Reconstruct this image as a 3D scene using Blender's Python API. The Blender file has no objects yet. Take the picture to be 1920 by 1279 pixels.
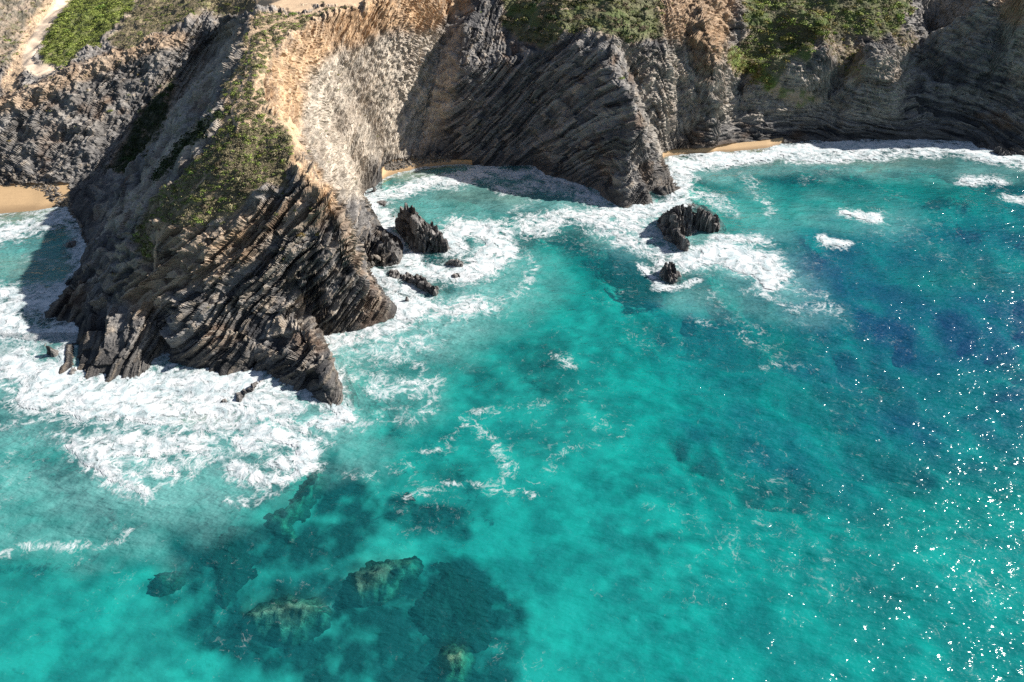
import bpy, math, random
import numpy as np
from mathutils import Vector
from mathutils.geometry import delaunay_2d_cdt

# ------------------------------------------------------------ camera, sky, sun
SC = bpy.context.scene
COL = SC.collection
TH = math.radians(38.0); ST, CT = math.sin(TH), math.cos(TH)
CH = 100.0; FP = 1280.0
cam_d = bpy.data.cameras.new('camera'); cam = bpy.data.objects.new('camera', cam_d)
COL.objects.link(cam); SC.camera = cam
cam.location = (0, 0, CH); cam.rotation_euler = (math.radians(90) - TH, 0, 0)
cam_d.sensor_width = 36; cam_d.lens = 24.0; cam_d.clip_end = 5000
SUN_AZ, SUN_EL = math.radians(74), math.radians(34)      # clockwise from +Y
w = bpy.data.worlds.new('World'); SC.world = w; w.use_nodes = True
nt = w.node_tree; nt.nodes.clear()
sk = nt.nodes.new('ShaderNodeTexSky'); sk.sky_type = 'NISHITA'; sk.sun_disc = False
sk.sun_elevation = SUN_EL; sk.sun_rotation = SUN_AZ
bg = nt.nodes.new('ShaderNodeBackground'); bg.inputs[1].default_value = 0.055
wo = nt.nodes.new('ShaderNodeOutputWorld')
nt.links.new(sk.outputs[0], bg.inputs[0]); nt.links.new(bg.outputs[0], wo.inputs[0])
sl = bpy.data.lights.new('sun', 'SUN'); sl.energy = 5.0; sl.angle = math.radians(0.5); sl.color = (1.0, 0.95, 0.87)
so = bpy.data.objects.new('sun', sl); COL.objects.link(so)
sd = Vector((math.sin(SUN_AZ)*math.cos(SUN_EL), math.cos(SUN_AZ)*math.cos(SUN_EL), math.sin(SUN_EL)))
so.rotation_euler = sd.to_track_quat('Z', 'Y').to_euler(); so.location = (200, 50, 200)
vs = SC.view_settings; vs.view_transform = 'Standard'; vs.look = 'None'; vs.gamma = 1; vs.use_curve_mapping = False
vs.exposure = 0.97
SC.cycles.max_bounces = 6; SC.cycles.transparent_max_bounces = 8
SC.cycles.use_denoising = False; SC.cycles.sample_clamp_indirect = 4
SC.cycles.caustics_reflective = False; SC.cycles.caustics_refractive = False

rng = np.random.default_rng(7); random.seed(7)

# ------------------------------------------------------------ helpers
def at(px, py, z=0.0):
    "point at height z whose place in the photograph is (px, py)"
    x = (px-960)/FP; y = (639.5-py)/FP
    t = (CH-z)/(ST - y*CT)
    return (x*t, (CT+y*ST)*t, z)
def project(X, Y, Z):
    d = Y*CT + (CH-Z)*ST; u = Y*ST - (CH-Z)*CT
    d = np.maximum(d, 1.0)
    return 960 + FP*X/d, 639.5 - FP*u/d
TAB = rng.random((64, 64, 64)).astype(np.float32)
def noise(x, y, z):
    "smooth value noise, -1..1"
    xi = np.floor(x); yi = np.floor(y); zi = np.floor(z)
    fx, fy, fz = x-xi, y-yi, z-zi
    fx = fx*fx*(3-2*fx); fy = fy*fy*(3-2*fy); fz = fz*fz*(3-2*fz)
    xi = xi.astype(np.int64) & 63; yi = yi.astype(np.int64) & 63; zi = zi.astype(np.int64) & 63
    x1, y1, z1 = (xi+1) & 63, (yi+1) & 63, (zi+1) & 63
    a = TAB[xi, yi, zi]*(1-fx) + TAB[x1, yi, zi]*fx
    b = TAB[xi, y1, zi]*(1-fx) + TAB[x1, y1, zi]*fx
    c = TAB[xi, yi, z1]*(1-fx) + TAB[x1, yi, z1]*fx
    d = TAB[xi, y1, z1]*(1-fx) + TAB[x1, y1, z1]*fx
    return 2*((a*(1-fy)+b*fy)*(1-fz) + (c*(1-fy)+d*fy)*fz) - 1
def fbm(x, y, z, o=4, g=0.5):
    r = 0; a = 1.0; s = 0
    for i in range(o):
        r = r + a*noise(x+17.3*i, y+9.1*i, z+5.7*i); s += a; a *= g; x, y, z = x*2.03, y*2.03, z*2.03
    return r/s
def cell(x, y, z):
    return TAB[np.floor(x).astype(np.int64) & 63, np.floor(y).astype(np.int64) & 63, np.floor(z).astype(np.int64) & 63]*2-1
def sstep(a, b, x):
    t = np.clip((x-a)/(b-a), 0, 1); return t*t*(3-2*t)
def inside(poly, x, y):
    r = np.zeros(x.shape, bool); n = len(poly)
    for i in range(n):
        x0, y0 = poly[i][:2]; x1, y1 = poly[(i+1) % n][:2]
        if y0 == y1: continue
        c = ((y0 > y) != (y1 > y)) & (x < (x1-x0)*(y-y0)/(y1-y0) + x0)
        r ^= c
    return r
def segdist(pts, x, y, closed=False):
    d = np.full(x.shape, 1e9); n = len(pts)
    for i in range(n if closed else max(1, n-1)):
        x0, y0 = pts[i][:2]; x1, y1 = pts[(i+1) % n][:2]
        dx, dy = x1-x0, y1-y0; L = dx*dx+dy*dy+1e-9
        t = np.clip(((x-x0)*dx+(y-y0)*dy)/L, 0, 1)
        d = np.minimum(d, (x-x0-t*dx)**2+(y-y0-t*dy)**2)
    return np.sqrt(d)
def tin(lines):
    "triangulated surface through break lines; lines of world (x,y,z)"
    V = []; E = []; idx = {}
    for L in lines:
        last = None
        for p in L:
            k = (round(p[0], 2), round(p[1], 2))
            if k not in idx: idx[k] = len(V); V.append(p)
            i = idx[k]
            if last is not None and last != i: E.append((last, i))
            last = i
    v2, e2, f2, ov, oe, of = delaunay_2d_cdt([Vector(p[:2]) for p in V], E, [], 0, 1e-4)
    zz = []
    for i, o in enumerate(ov):
        if o: zz.append(V[o[0]][2])
        else:
            best = sorted(V, key=lambda p: (p[0]-v2[i].x)**2+(p[1]-v2[i].y)**2)[:3]
            print('CROSS at', v2[i], [b for b in best]); zz.append(sum(b[2] for b in best)/3)
    return [(v.x, v.y, z) for v, z in zip(v2, zz)], f2
def raster(T, F, X0, Y0, nx, ny, st):
    H = np.full((nx, ny), np.nan, np.float32)
    for f in F:
        (ax, ay, az), (bx, by, bz), (cx, cy, cz) = [T[i] for i in f[:3]]
        D = (by-cy)*(ax-cx)+(cx-bx)*(ay-cy)
        if abs(D) < 1e-9: continue
        i0 = max(0, int((min(ax, bx, cx)-X0)/st)); i1 = min(nx, int((max(ax, bx, cx)-X0)/st)+2)
        j0 = max(0, int((min(ay, by, cy)-Y0)/st)); j1 = min(ny, int((max(ay, by, cy)-Y0)/st)+2)
        if i0 >= i1 or j0 >= j1: continue
        gx = (X0+np.arange(i0, i1)*st)[:, None]; gy = (Y0+np.arange(j0, j1)*st)[None, :]
        l1 = ((by-cy)*(gx-cx)+(cx-bx)*(gy-cy))/D; l2 = ((cy-ay)*(gx-cx)+(ax-cx)*(gy-cy))/D; l3 = 1-l1-l2
        m = (l1 > -1e-4) & (l2 > -1e-4) & (l3 > -1e-4)
        z = l1*az+l2*bz+l3*cz
        H[i0:i1, j0:j1][m] = z[m]
    return H
def blur(A, s):
    r = int(3*s)+1; k = np.exp(-0.5*(np.arange(-r, r+1)/s)**2); k /= k.sum()
    for ax in (0, 1):
        P = np.pad(A, [(r, r) if i == ax else (0, 0) for i in (0, 1)], mode='edge'); B = 0
        for i, kk in enumerate(k):
            B = B + kk*(P[i:i+A.shape[0], :] if ax == 0 else P[:, i:i+A.shape[1]])
        A = B
    return A
def bilin(A, X0, Y0, st, x, y):
    u = np.clip((x-X0)/st, 0, A.shape[0]-1.001); v = np.clip((y-Y0)/st, 0, A.shape[1]-1.001)
    i = u.astype(int); j = v.astype(int); fu = u-i; fv = v-j
    return A[i, j]*(1-fu)*(1-fv)+A[i+1, j]*fu*(1-fv)+A[i, j+1]*(1-fu)*fv+A[i+1, j+1]*fu*fv

def mesh_obj(name, co, faces, mat, cols=None, attrs=None, smooth=True, parent=None):
    me = bpy.data.meshes.new(name); nv = len(co); nf, k = faces.shape
    me.vertices.add(nv); me.vertices.foreach_set('co', np.asarray(co, np.float32).ravel())
    me.loops.add(nf*k); me.loops.foreach_set('vertex_index', faces.astype(np.int32).ravel())
    me.polygons.add(nf)
    me.polygons.foreach_set('loop_start', (np.arange(nf)*k).astype(np.int32))
    me.polygons.foreach_set('use_smooth', np.full(nf, smooth))
    me.update(calc_edges=True)
    if cols is not None:
        a = me.attributes.new('Col', 'FLOAT_COLOR', 'POINT')
        a.data.foreach_set('color', np.concatenate([cols, np.ones((nv, 1))], 1).astype(np.float32).ravel())
    for n, v in (attrs or {}).items():
        a = me.attributes.new(n, 'FLOAT', 'POINT'); a.data.foreach_set('value', np.asarray(v, np.float32).ravel())
    me.materials.append(mat)
    o = bpy.data.objects.new(name, me); COL.objects.link(o)
    if parent: o.parent = parent
    return o
def submesh(co, faces, keep, extra):
    f = faces[keep]; u, inv = np.unique(f, return_inverse=True)
    return co[u], inv.reshape(f.shape), [e[u] for e in extra]
def grid_faces(n, m):
    i = np.arange((n-1)*(m-1)); r = i//(m-1); c = i % (m-1); a = r*m+c
    return np.stack([a, a+m, a+m+1, a+1], 1)
def tag(o, label=None, cat=None, group=None, kind=None):
    if label: o['label'] = label
    if cat: o['category'] = cat
    if group: o['group'] = group
    if kind: o['kind'] = kind
    return o

# ------------------------------------------------------------ materials
class N:
    def __init__(s, name):
        s.m = bpy.data.materials.new(name); s.m.use_nodes = True; s.t = s.m.node_tree; s.t.nodes.clear()
        s.out = s.t.nodes.new('ShaderNodeOutputMaterial')
    def n(s, ty, **k):
        x = s.t.nodes.new('ShaderNode'+ty)
        for a, b in k.items(): setattr(x, a, b)
        return x
    def l(s, a, b): s.t.links.new(a, b)
    def put(s, sock, v):
        if hasattr(v, 'is_output'): s.l(v, sock)
        else: sock.default_value = v
    def math(s, op, a, b=0.0, c=0.0, clamp=False):
        x = s.n('Math', operation=op, use_clamp=clamp); s.put(x.inputs[0], a); s.put(x.inputs[1], b); s.put(x.inputs[2], c); return x.outputs[0]
    def mix(s, f, a, b, bt='MIX'):
        x = s.n('Mix', data_type='RGBA', blend_type=bt); s.put(x.inputs[0], f); s.put(x.inputs[6], a); s.put(x.inputs[7], b); return x.outputs[2]
    def attr(s, n): return s.n('Attribute', attribute_name=n)
    def noise(s, vec, scale, detail=3, rough=.5, dist=0.0):
        x = s.n('TexNoise'); s.put(x.inputs['Vector'], vec); x.inputs['Scale'].default_value = scale
        x.inputs['Detail'].default_value = detail; x.inputs['Roughness'].default_value = rough; x.inputs['Distortion'].default_value = dist
        return x.outputs['Fac']
    def ramp(s, f, a, b):
        x = s.n('MapRange', interpolation_type='SMOOTHSTEP'); s.put(x.inputs[0], f); s.put(x.inputs[1], a); s.put(x.inputs[2], b); return x.outputs[0]
    def bump(s, h, st, dist, nrm=None):
        x = s.n('Bump'); x.inputs['Strength'].default_value = st; x.inputs['Distance'].default_value = dist; s.l(h, x.inputs['Height'])
        if nrm: s.l(nrm, x.inputs['Normal'])
        return x.outputs[0]
def rgb(*c): return (c[0], c[1], c[2], 1)

def mat_ground(name, rough=.9, bumpd=.35, vary=.5):
    g = N(name); pos = g.n('NewGeometry').outputs['Position']; a = g.attr('Col').outputs['Color']
    n1 = g.noise(pos, 1.7, 5, .65); n2 = g.noise(pos, .25, 3)
    mp = g.n('Mapping'); g.l(pos, mp.inputs[0]); mp.inputs['Rotation'].default_value = (0.35, math.radians(42), 0.2); mp.inputs['Scale'].default_value = (.35, .5, 3.2)
    n3 = g.noise(mp.outputs[0], 1.3, 4, .6, .6)
    v = g.math('ADD', g.math('MULTIPLY', n1, .9), g.math('MULTIPLY', n3, 1.1))
    v = g.math('ADD', g.math('MULTIPLY', g.math('SUBTRACT', v, 1.0), 2.2*vary), 1.0)
    hs = g.n('HueSaturation'); g.l(a, hs.inputs['Color']); g.l(v, hs.inputs['Value'])
    b = g.n('BsdfPrincipled'); g.l(hs.outputs[0], b.inputs['Base Color']); b.inputs['Roughness'].default_value = rough
    b.inputs['Specular IOR Level'].default_value = .25
    h = g.math('ADD', n3, n1)
    g.l(g.bump(h, 1.0, bumpd), b.inputs['Normal']); g.l(b.outputs[0], g.out.inputs[0]); return g.m
M_ROCK = mat_ground('layered_rock')
M_SAND = mat_ground('damp_sand', .8, .03, .12)
M_BED = mat_ground('seabed_sand', .9, .01, .05)
M_DIRT = mat_ground('pale_dirt', .95, .06, .25)

def mat_leaf():
    g = N('shrub_leaves'); oi = g.n('ObjectInfo').outputs['Random']; a = g.attr('Col').outputs['Color']
    v = g.n('HueSaturation'); g.l(a, v.inputs['Color'])
    g.l(g.math('ADD', g.math('MULTIPLY', oi, .7), .65), v.inputs['Value'])
    g.l(g.math('ADD', g.math('MULTIPLY', oi, .05), .475), v.inputs['Hue'])
    b = g.n('BsdfPrincipled'); g.l(v.outputs[0], b.inputs['Base Color']); b.inputs['Roughness'].default_value = .8
    b.inputs['Specular IOR Level'].default_value = .2
    g.l(b.outputs[0], g.out.inputs[0]); return g.m
M_LEAF = mat_leaf()

def foam_nodes(g, pos):
    "web of foam: 0..1 cover from the surface's own foam density"
    d = g.attr('foam').outputs['Fac']
    wn = g.n('TexNoise'); g.l(pos, wn.inputs['Vector']); wn.inputs['Scale'].default_value = .16; wn.inputs['Detail'].default_value = 4
    off = g.n('VectorMath', operation='SCALE'); g.l(wn.outputs['Color'], off.inputs[0]); off.inputs['Scale'].default_value = 7.0
    wp = g.n('VectorMath', operation='ADD'); g.l(pos, wp.inputs[0]); g.l(off.outputs[0], wp.inputs[1])
    def ridge(sc, det):
        return g.math('MULTIPLY', g.math('ABSOLUTE', g.math('SUBTRACT', g.noise(wp.outputs[0], sc, det, .6), .5)), 4.5, clamp=True)
    r1 = ridge(.28, 5); r2 = ridge(.9, 4)
    n = g.noise(wp.outputs[0], .5, 5, .62)
    pat = g.math('ADD', g.math('ADD', g.math('MULTIPLY', r1, .38), g.math('MULTIPLY', r2, .3)), g.math('MULTIPLY', n, .42))
    pat = g.math('MULTIPLY_ADD', pat, 2.3, -.56)
    th = g.math('MULTIPLY_ADD', d, 1.30, -.34)
    x = g.math('SUBTRACT', th, pat)
    return g.ramp(x, -.26, .66), d, n

def water_bump(g, pos):
    mp = g.n('Mapping'); g.l(pos, mp.inputs[0]); mp.inputs['Rotation'].default_value = (0, 0, math.radians(24)); mp.inputs['Scale'].default_value = (.75, 1.5, 1)
    a = g.noise(mp.outputs[0], .22, 2, .5); b = g.noise(mp.outputs[0], .7, 2, .45, .3); c = g.noise(mp.outputs[0], 1.7, 1, .4)
    h = g.math('ADD', g.math('ADD', g.math('MULTIPLY', a, 1.0), g.math('MULTIPLY', b, .46)), g.math('MULTIPLY', c, .17))
    return g.bump(h, 1.0, .80)

def mat_sea():
    g = N('sea_water'); pos = g.n('NewGeometry').outputs['Position']
    dep = g.attr('depth').outputs['Fac']; milk = g.attr('milk').outputs['Fac']; silt = g.attr('silt').outputs['Fac']
    fm, d, n = foam_nodes(g, pos)
    def ex(k): return g.math('POWER', 2.71828, g.math('MULTIPLY', dep, -k))
    T0 = g.n('CombineColor')
    for i, k in enumerate((.37, .062, .064)): g.l(ex(k), T0.inputs[i])
    inv = g.n('Invert'); g.l(T0.outputs[0], inv.inputs['Color'])
    deep = g.attr('deep').outputs['Fac']
    sc = g.mix(deep, rgb(.0005, .15, .17), rgb(.0002, .042, .12))
    sc = g.mix(1.0, sc, inv.outputs[0], 'MULTIPLY')
    mk = g.math('MULTIPLY', milk, .85); ms = g.math('MAXIMUM', mk, g.math('MULTIPLY', silt, .85))
    sc = g.mix(ms, sc, g.mix(silt, rgb(.15, .37, .355), rgb(.25, .25, .17)))
    T = g.n('Mix', data_type='RGBA'); g.l(ms, T.inputs[0]); g.l(T0.outputs[0], T.inputs[6]); T.inputs[7].default_value = rgb(0, 0, 0)
    nr = water_bump(g, pos)
    df = g.n('BsdfDiffuse'); g.l(sc, df.inputs[0]); g.l(nr, df.inputs['Normal'])
    tr = g.n('BsdfTransparent'); g.l(T.outputs[2], tr.inputs[0])
    ad = g.n('AddShader'); g.l(df.outputs[0], ad.inputs[0]); g.l(tr.outputs[0], ad.inputs[1])
    gl = g.n('BsdfGlossy'); gl.inputs['Roughness'].default_value = .13; g.l(nr, gl.inputs['Normal'])
    dt = g.n('VectorMath', operation='DOT_PRODUCT'); g.l(nr, dt.inputs[0]); g.l(g.n('NewGeometry').outputs['Incoming'], dt.inputs[1])
    om = g.math('SUBTRACT', 1.0, g.math('ABSOLUTE', dt.outputs['Value']), clamp=True)
    fr = g.math('MULTIPLY_ADD', g.math('POWER', om, 5.0), .96, .02, clamp=True)
    m1 = g.n('MixShader'); g.l(fr, m1.inputs[0]); g.l(ad.outputs[0], m1.inputs[1]); g.l(gl.outputs[0], m1.inputs[2])
    fo = g.n('BsdfDiffuse'); g.l(g.mix(g.ramp(n, .38, .66), rgb(.58,.60,.61), rgb(.36,.44,.46)), fo.inputs[0])
    g.l(g.bump(n, .5, .7), fo.inputs['Normal'])
    m2 = g.n('MixShader'); g.l(fm, m2.inputs[0]); g.l(m1.outputs[0], m2.inputs[1]); g.l(fo.outputs[0], m2.inputs[2])
    g.l(m2.outputs[0], g.out.inputs[0]); return g.m
M_SEA = mat_sea()
def mat_foam():
    g = N('white_foam'); pos = g.n('NewGeometry').outputs['Position']
    fm, d, n = foam_nodes(g, pos)
    fo = g.n('BsdfDiffuse'); g.l(g.mix(g.ramp(n, .38, .66), rgb(.60,.62,.63), rgb(.36,.44,.46)), fo.inputs[0]); g.l(g.bump(n, .5, .7), fo.inputs['Normal'])
    tr = g.n('BsdfTransparent'); m = g.n('MixShader'); g.l(fm, m.inputs[0]); g.l(tr.outputs[0], m.inputs[1]); g.l(fo.outputs[0], m.inputs[2])
    g.l(m.outputs[0], g.out.inputs[0]); return g.m
M_FOAM = mat_foam()

# ------------------------------------------------------------ shape of the land
WL = [(-300,432),(-100,412),(0,403),(60,398),(110,388),(128,388),(150,420),(165,455),(150,500),(118,545),(80,590),(112,600),(140,600),(148,640),
 (118,652),(122,700),(145,690),(170,708),(190,700),(208,712),(232,706),(240,712),(270,692),(290,668),(315,655),(335,672),(360,680),(385,690),(408,706),
 (440,698),(480,690),(516,700),(534,717),(563,728),(577,721),(606,750),(631,757),(640,742),(622,695),(606,650),(594,626),(628,619),(660,617),(696,606),
 (732,595),(745,574),(714,553),(694,524),(680,503),(710,496),(738,497),(756,473),(742,445),(712,428),(699,405),(679,374),(681,356),(699,353),(718,334),(750,324),(790,315),
 (840,309),(877,308),(911,312),(960,309),(997,309),(1029,328),(1054,334),(1085,344),(1122,354),(1135,372),(1172,387),(1219,381),(1212,358),(1222,352),(1241,365),
 (1275,355),(1255,325),(1238,309),(1243,294),(1280,289),(1335,287),(1440,278),(1470,269),(1520,262),(1565,266),(1627,260),(1709,262),(1746,262),(1821,264),
 (1832,278),(1877,284),(1920,294),(2100,320),(2300,335)]
WLW = [at(*p) for p in WL]
FAR = [(520,190,0),(520,720,50),(-520,720,45),(-520,150,0)]
R1 = [(612,352,33),(575,290,37),(545,237,40),(503,195,42.5),(493,165,43.5),(500,130,44.5),(520,100,45.5),(560,60,46.5),(600,38,47.2),(650,20,48),(720,3,48.5),(790,-18,49),(850,-40,49.5)]
R2 = [(470,22,46.5),(462,60,45.5),(455,100,44.5),(440,140,43.3),(425,180,41.5),(412,215,39.5),(385,260,36),(340,310,31.5),(300,350,27),(262,395,21),(225,432,14),(190,470,8),(150,520,5),(100,575,1.5)]
R3 = [(490,60,46.8),(480,120,46),(465,200,42),(460,250,39.5),(430,310,35.5),(370,370,29.5),(310,420,24),(283,455,19.5),(275,500,15.5),(285,560,10),(262,620,6),(230,690,1)]
R4 = [(612,352,33),(540,350,32),(480,375,30),(430,410,26.5),(360,425,25),(310,420,24)]
R5 = [(655,460,21.5),(600,470,22),(540,490,19.5),(480,500,18.5),(400,520,16),(330,530,14),(275,500,15.5)]
R6 = [(650,520,13),(620,560,9),(560,590,8),(520,590,9),(480,600,8.5),(400,620,7.5),(330,625,6.5),(262,620,6)]
R7 = [(560,590,8),(585,640,7.5),(605,680,5),(628,735,2.5)]
R8 = [(560,690,3.5),(500,670,3.5),(450,670,3),(380,665,2.5),(300,650,3)]
R10 = [(612,352,33),(640,410,27),(655,460,21.5),(672,505,14),(700,545,8),(732,570,2.5)]
R12 = [(900,-10,46),(870,60,38),(862,120,30),(845,200,17),(820,260,6),(800,288,3)]
R12b = [(838,-20,45),(840,50,36),(815,150,22),(790,250,6)]
R13 = [(940,20,41),(950,80,33),(1000,110,32),(1040,110,33),(1100,115,34),(1150,130,33.5),(1185,180,28),(1205,240,20.5),(1180,290,13.5),(1175,340,7),(1172,375,2)]
R13b = [(1205,240,20.5),(1225,290,12),(1240,330,6.5),(1265,350,2)]
R14 = [(1260,-10,44),(1330,40,37),(1360,90,31),(1340,150,24),(1310,200,15),(1290,250,6)]
R15 = [(1350,235,7),(1375,215,8),(1450,215,8),(1540,205,8.5),(1620,205,10),(1690,220,8),(1735,230,5),(1790,222,6),(1830,205,9),(1920,200,12),(2150,210,13)]
R16 = [(1400,130,20),(1445,130,23.5),(1495,130,19),(1550,110,27),(1600,120,21),(1650,115,27),(1705,110,21.5),(1740,80,21),(1800,100,20.5),(1850,110,21),(1920,90,30),(2150,80,30)]
R17 = [(1400,0,38),(1500,0,39),(1600,0,40),(1690,0,39),(1760,0,37),(1830,0,39),(1880,0,44),(1930,10,45),(2150,0,46)]
R18 = [(-300,-100,42),(0,-100,42),(300,-100,45),(600,-100,49.5),(960,-100,49),(1300,-100,48),(1700,-100,47),(2150,-100,48)]
R19 = [(-300,260,20),(-100,215,21),(0,185,23),(80,160,26),(150,128,30),(220,100,33.5),(290,78,36.5),(350,45,40),(410,25,43),(470,22,46.5)]
R20 = [(118,378,1.2),(180,340,3),(250,290,7),(310,230,14.5),(360,170,21),(410,100,30),(440,50,38)]
B1 = [(-300,390,2.5),(0,352,2),(60,350,2),(98,362,1.8),(118,378,1.2)]
B2 = [(724,305,2.2),(790,296,2),(846,293,1.8),(874,306,.6)]
B3 = [(1250,285,1),(1300,281,1.3),(1347,286,.8),(1375,272,1.2),(1440,264,1.4),(1475,262,1),(1518,256,.8)]
SPOT = [(60,135,24),(20,150,22),(100,130,25),(150,100,28),(240,60,33),(300,40,37),(60,60,27),(130,0,33),(0,0,36),(250,0,38),(400,0,43.5),(-150,100,30),(-300,100,35),(540,-5,48),(620,-5,48.7),
 (690,330,6),(705,312,8),(690,440,6),(720,455,5),(740,472,3),(200,570,5.5),(170,600,3.5),(1050,60,40),(1150,50,43),(1250,100,34),(1270,180,19),(1050,0,46),(1150,0,47),(1230,60,39),
 (960,0,44),(1010,60,37),(640,300,22),(200,420,3.5),(225,350,8),(1440,60,31),(1540,50,34),(1280,40,40)]
lines = [[at(*p) for p in L] for L in (R1,R2,R3,R4,R5,R6,R7,R8,R10,R12,R12b,R13,R13b,R14,R15,R16,R17,R18,R19,R20,B1,B2,B3)]
lines += [[at(*p)] for p in SPOT]
land_poly = WLW + FAR
lines.append(land_poly+[land_poly[0]])
T, F = tin(lines)
X0, Y0, ST_, NX, NY = -330.0, 90.0, 0.5, 1320, 700
H = raster(T, F, X0, Y0, NX, NY, ST_)
GX, GY = np.meshgrid(X0+np.arange(NX)*ST_, Y0+np.arange(NY)*ST_, indexing='ij')
H = np.where(np.isnan(H), -6, H)
wl_in = inside(land_poly, GX, GY)
DWL = np.full(GX.shape, 99.0)
sub = GY < 290
DWL[:, :] = 99; cols_ = int((290-Y0)/ST_)
DWL[:, :cols_] = segdist(WLW, GX[:, :cols_], GY[:, :cols_])
H = np.where(wl_in, H, -np.minimum(DWL*.7, 7))
H = blur(H, 1.6)
# broad buttresses and hollows
away = sstep(3, 14, DWL)*sstep(1.5, 10, H)
zz = np.zeros_like(GX)
mx = np.exp(-((GX+75)/60)**2)                      # calmer on the headland crest
H = H + away*(1.9*fbm(GX/17, GY/22, zz+3.3, 3)*(1-.6*mx) + 6.5*(1-2*np.abs(noise(GX/15+4+.6*noise(GX/20, GY/20, zz), GY/45, zz+1.5)))*sstep(40, 75, GX)+1.2*fbm(GX/6, GY/6, zz+8, 2)*(1-mx))
flat_in = {'H': H}

# ------------------------------------------------------------ polar land grid
NA, NR = 1080, 1000
az = np.radians(np.linspace(-50, 43, NA))
rr = np.linspace(88, 460, 1900)
PX = np.sin(az)[:, None]*rr[None]; PY = np.cos(az)[:, None]*rr[None]
HH = bilin(H, X0, Y0, ST_, PX, PY)
dr = rr[1]-rr[0]
dz = np.abs(np.diff(HH, axis=1))
arc = np.sqrt(dr**2+(1.3*dz)**2)
wgt = arc/(0.4*rr[None, 1:])*np.where(HH[:, 1:] < -1.5, .12, 1.0)*np.where(rr[None, 1:] > 330, .35, 1.0)
cum = np.concatenate([np.zeros((NA, 1)), np.cumsum(wgt, 1)], 1)
kk = 25                                             # smooth across columns so quads stay regular
pad = np.pad(cum/cum[:, -1:], ((kk, kk), (0, 0)), mode='edge')
cs = np.concatenate([np.zeros((1, cum.shape[1])), np.cumsum(pad, 0)], 0)
cumn = (cs[2*kk+1:]-cs[:-2*kk-1])/(2*kk+1)
R = np.empty((NA, NR))
tq = np.linspace(0, 1, NR)
for i in range(NA): R[i] = np.interp(tq, cumn[i]/cumn[i, -1], rr)
x = (np.sin(az)[:, None]*R); y = (np.cos(az)[:, None]*R); z = bilin(H, X0, Y0, ST_, x, y)
P = np.stack([x, y, z], -1)
du = np.gradient(P, axis=0); dv = np.gradient(P, axis=1)
Nn = np.cross(du, dv); Nn /= np.linalg.norm(Nn, axis=-1, keepdims=True)+1e-9
Nn *= np.sign(Nn[..., 2:3]+1e-9)
for _ in range(3):                                  # soften normals
    Nn[1:-1, 1:-1] = (Nn[1:-1, 1:-1]*2+Nn[:-2, 1:-1]+Nn[2:, 1:-1]+Nn[1:-1, :-2]+Nn[1:-1, 2:])/6
Nn /= np.linalg.norm(Nn, axis=-1, keepdims=True)+1e-9
qx, qy = project(x, y, z)
jn = 14*fbm(x/7, y/7, z/7, 3); jm = 14*fbm(x/7+31, y/7+11, z/7, 3)
jx, jy = qx+jn, qy+jm
def mask(poly, soft=10):
    d = segdist(poly, jx, jy, True); i = inside(poly, jx, jy)
    return sstep(-soft, soft, np.where(i, d, -d))
def stroke(pts, wd, jit=1.0):
    d = segdist(pts, qx+jn*jit, qy+jm*jit); return 1-sstep(wd*.5, wd*1.3, d)
veg_top = mask([(455,95),(462,50),(480,25),(540,22),(600,28),(640,12),(660,14),(600,34),(550,62),(515,95),(502,130),(492,175),(500,205),(548,240),(560,280),(540,330),(540,348),(500,352),(470,372),(430,405),(390,418),(340,425),(300,415),(275,430),(285,470),(270,490),(255,440),(285,375),(330,330),(380,290),(410,250),(418,215),(420,180),(440,130)], 5)
veg_val = mask([(80,120),(80,70),(135,-10),(275,-20),(240,25),(205,55),(185,85),(160,90),(120,128)], 6)
veg_val2 = mask([(200,80),(262,0),(280,-60),(470,-60),(480,5),(455,25),(380,28),(300,58),(235,95)], 6)
veg_l = mask([(-200,-100),(110,-60),(85,20),(45,60),(30,110),(0,130),(-200,150)], 10)*.55
veg_p2 = mask([(940,-80),(1260,-80),(1240,10),(1240,68),(1180,80),(1110,62),(1060,62),(1035,92),(985,75),(945,50)], 7)
veg_r = mask([(1380,-60),(1720,-60),(1695,50),(1640,80),(1590,60),(1545,60),(1512,118),(1480,112),(1450,165),(1385,132),(1352,105),(1400,60)], 7)
veg_y = mask([(1360,95),(1400,100),(1450,150),(1545,190),(1500,205),(1420,160),(1370,130)], 8)
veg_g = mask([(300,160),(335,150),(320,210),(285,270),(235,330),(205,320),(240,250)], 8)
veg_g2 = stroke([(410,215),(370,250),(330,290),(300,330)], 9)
veg_m = np.clip(stroke([(1560,60),(1600,120)], 30)+stroke([(1670,30),(1700,80)], 18), 0, 1)*.7
veg = np.clip(veg_top+veg_val+veg_val2+veg_l+veg_p2*.9+veg_r*.9+veg_y*.8+veg_g*.8+veg_g2*.8+veg_m, 0, 1)
road = stroke([(140,-30),(100,30),(68,72),(54,100),(54,120),(68,130),(96,130)], 12, .25)
bank = stroke([(20,160),(25,140),(48,90),(66,50),(100,5),(115,-20)], 15, .5)
plate = mask([(478,-60),(740,-60),(690,2),(600,14),(545,18),(480,14)], 4)
spath = np.clip(stroke([(470,60),(462,120),(455,175),(435,205),(440,240)], 3.0, .5)+stroke([(440,205),(500,215),(545,240)], 3.5, .5)+stroke([(540,230),(565,290),(600,345)], 9, .8)
   +stroke([(470,60),(520,45),(560,30),(640,12)], 3.5, .6)+stroke([(475,15),(470,60)], 4, .5)+stroke([(385,335),(345,375)], 2.5, .4)+stroke([(310,420),(290,450),(282,500)], 4, .8), 0, 1)
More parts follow.
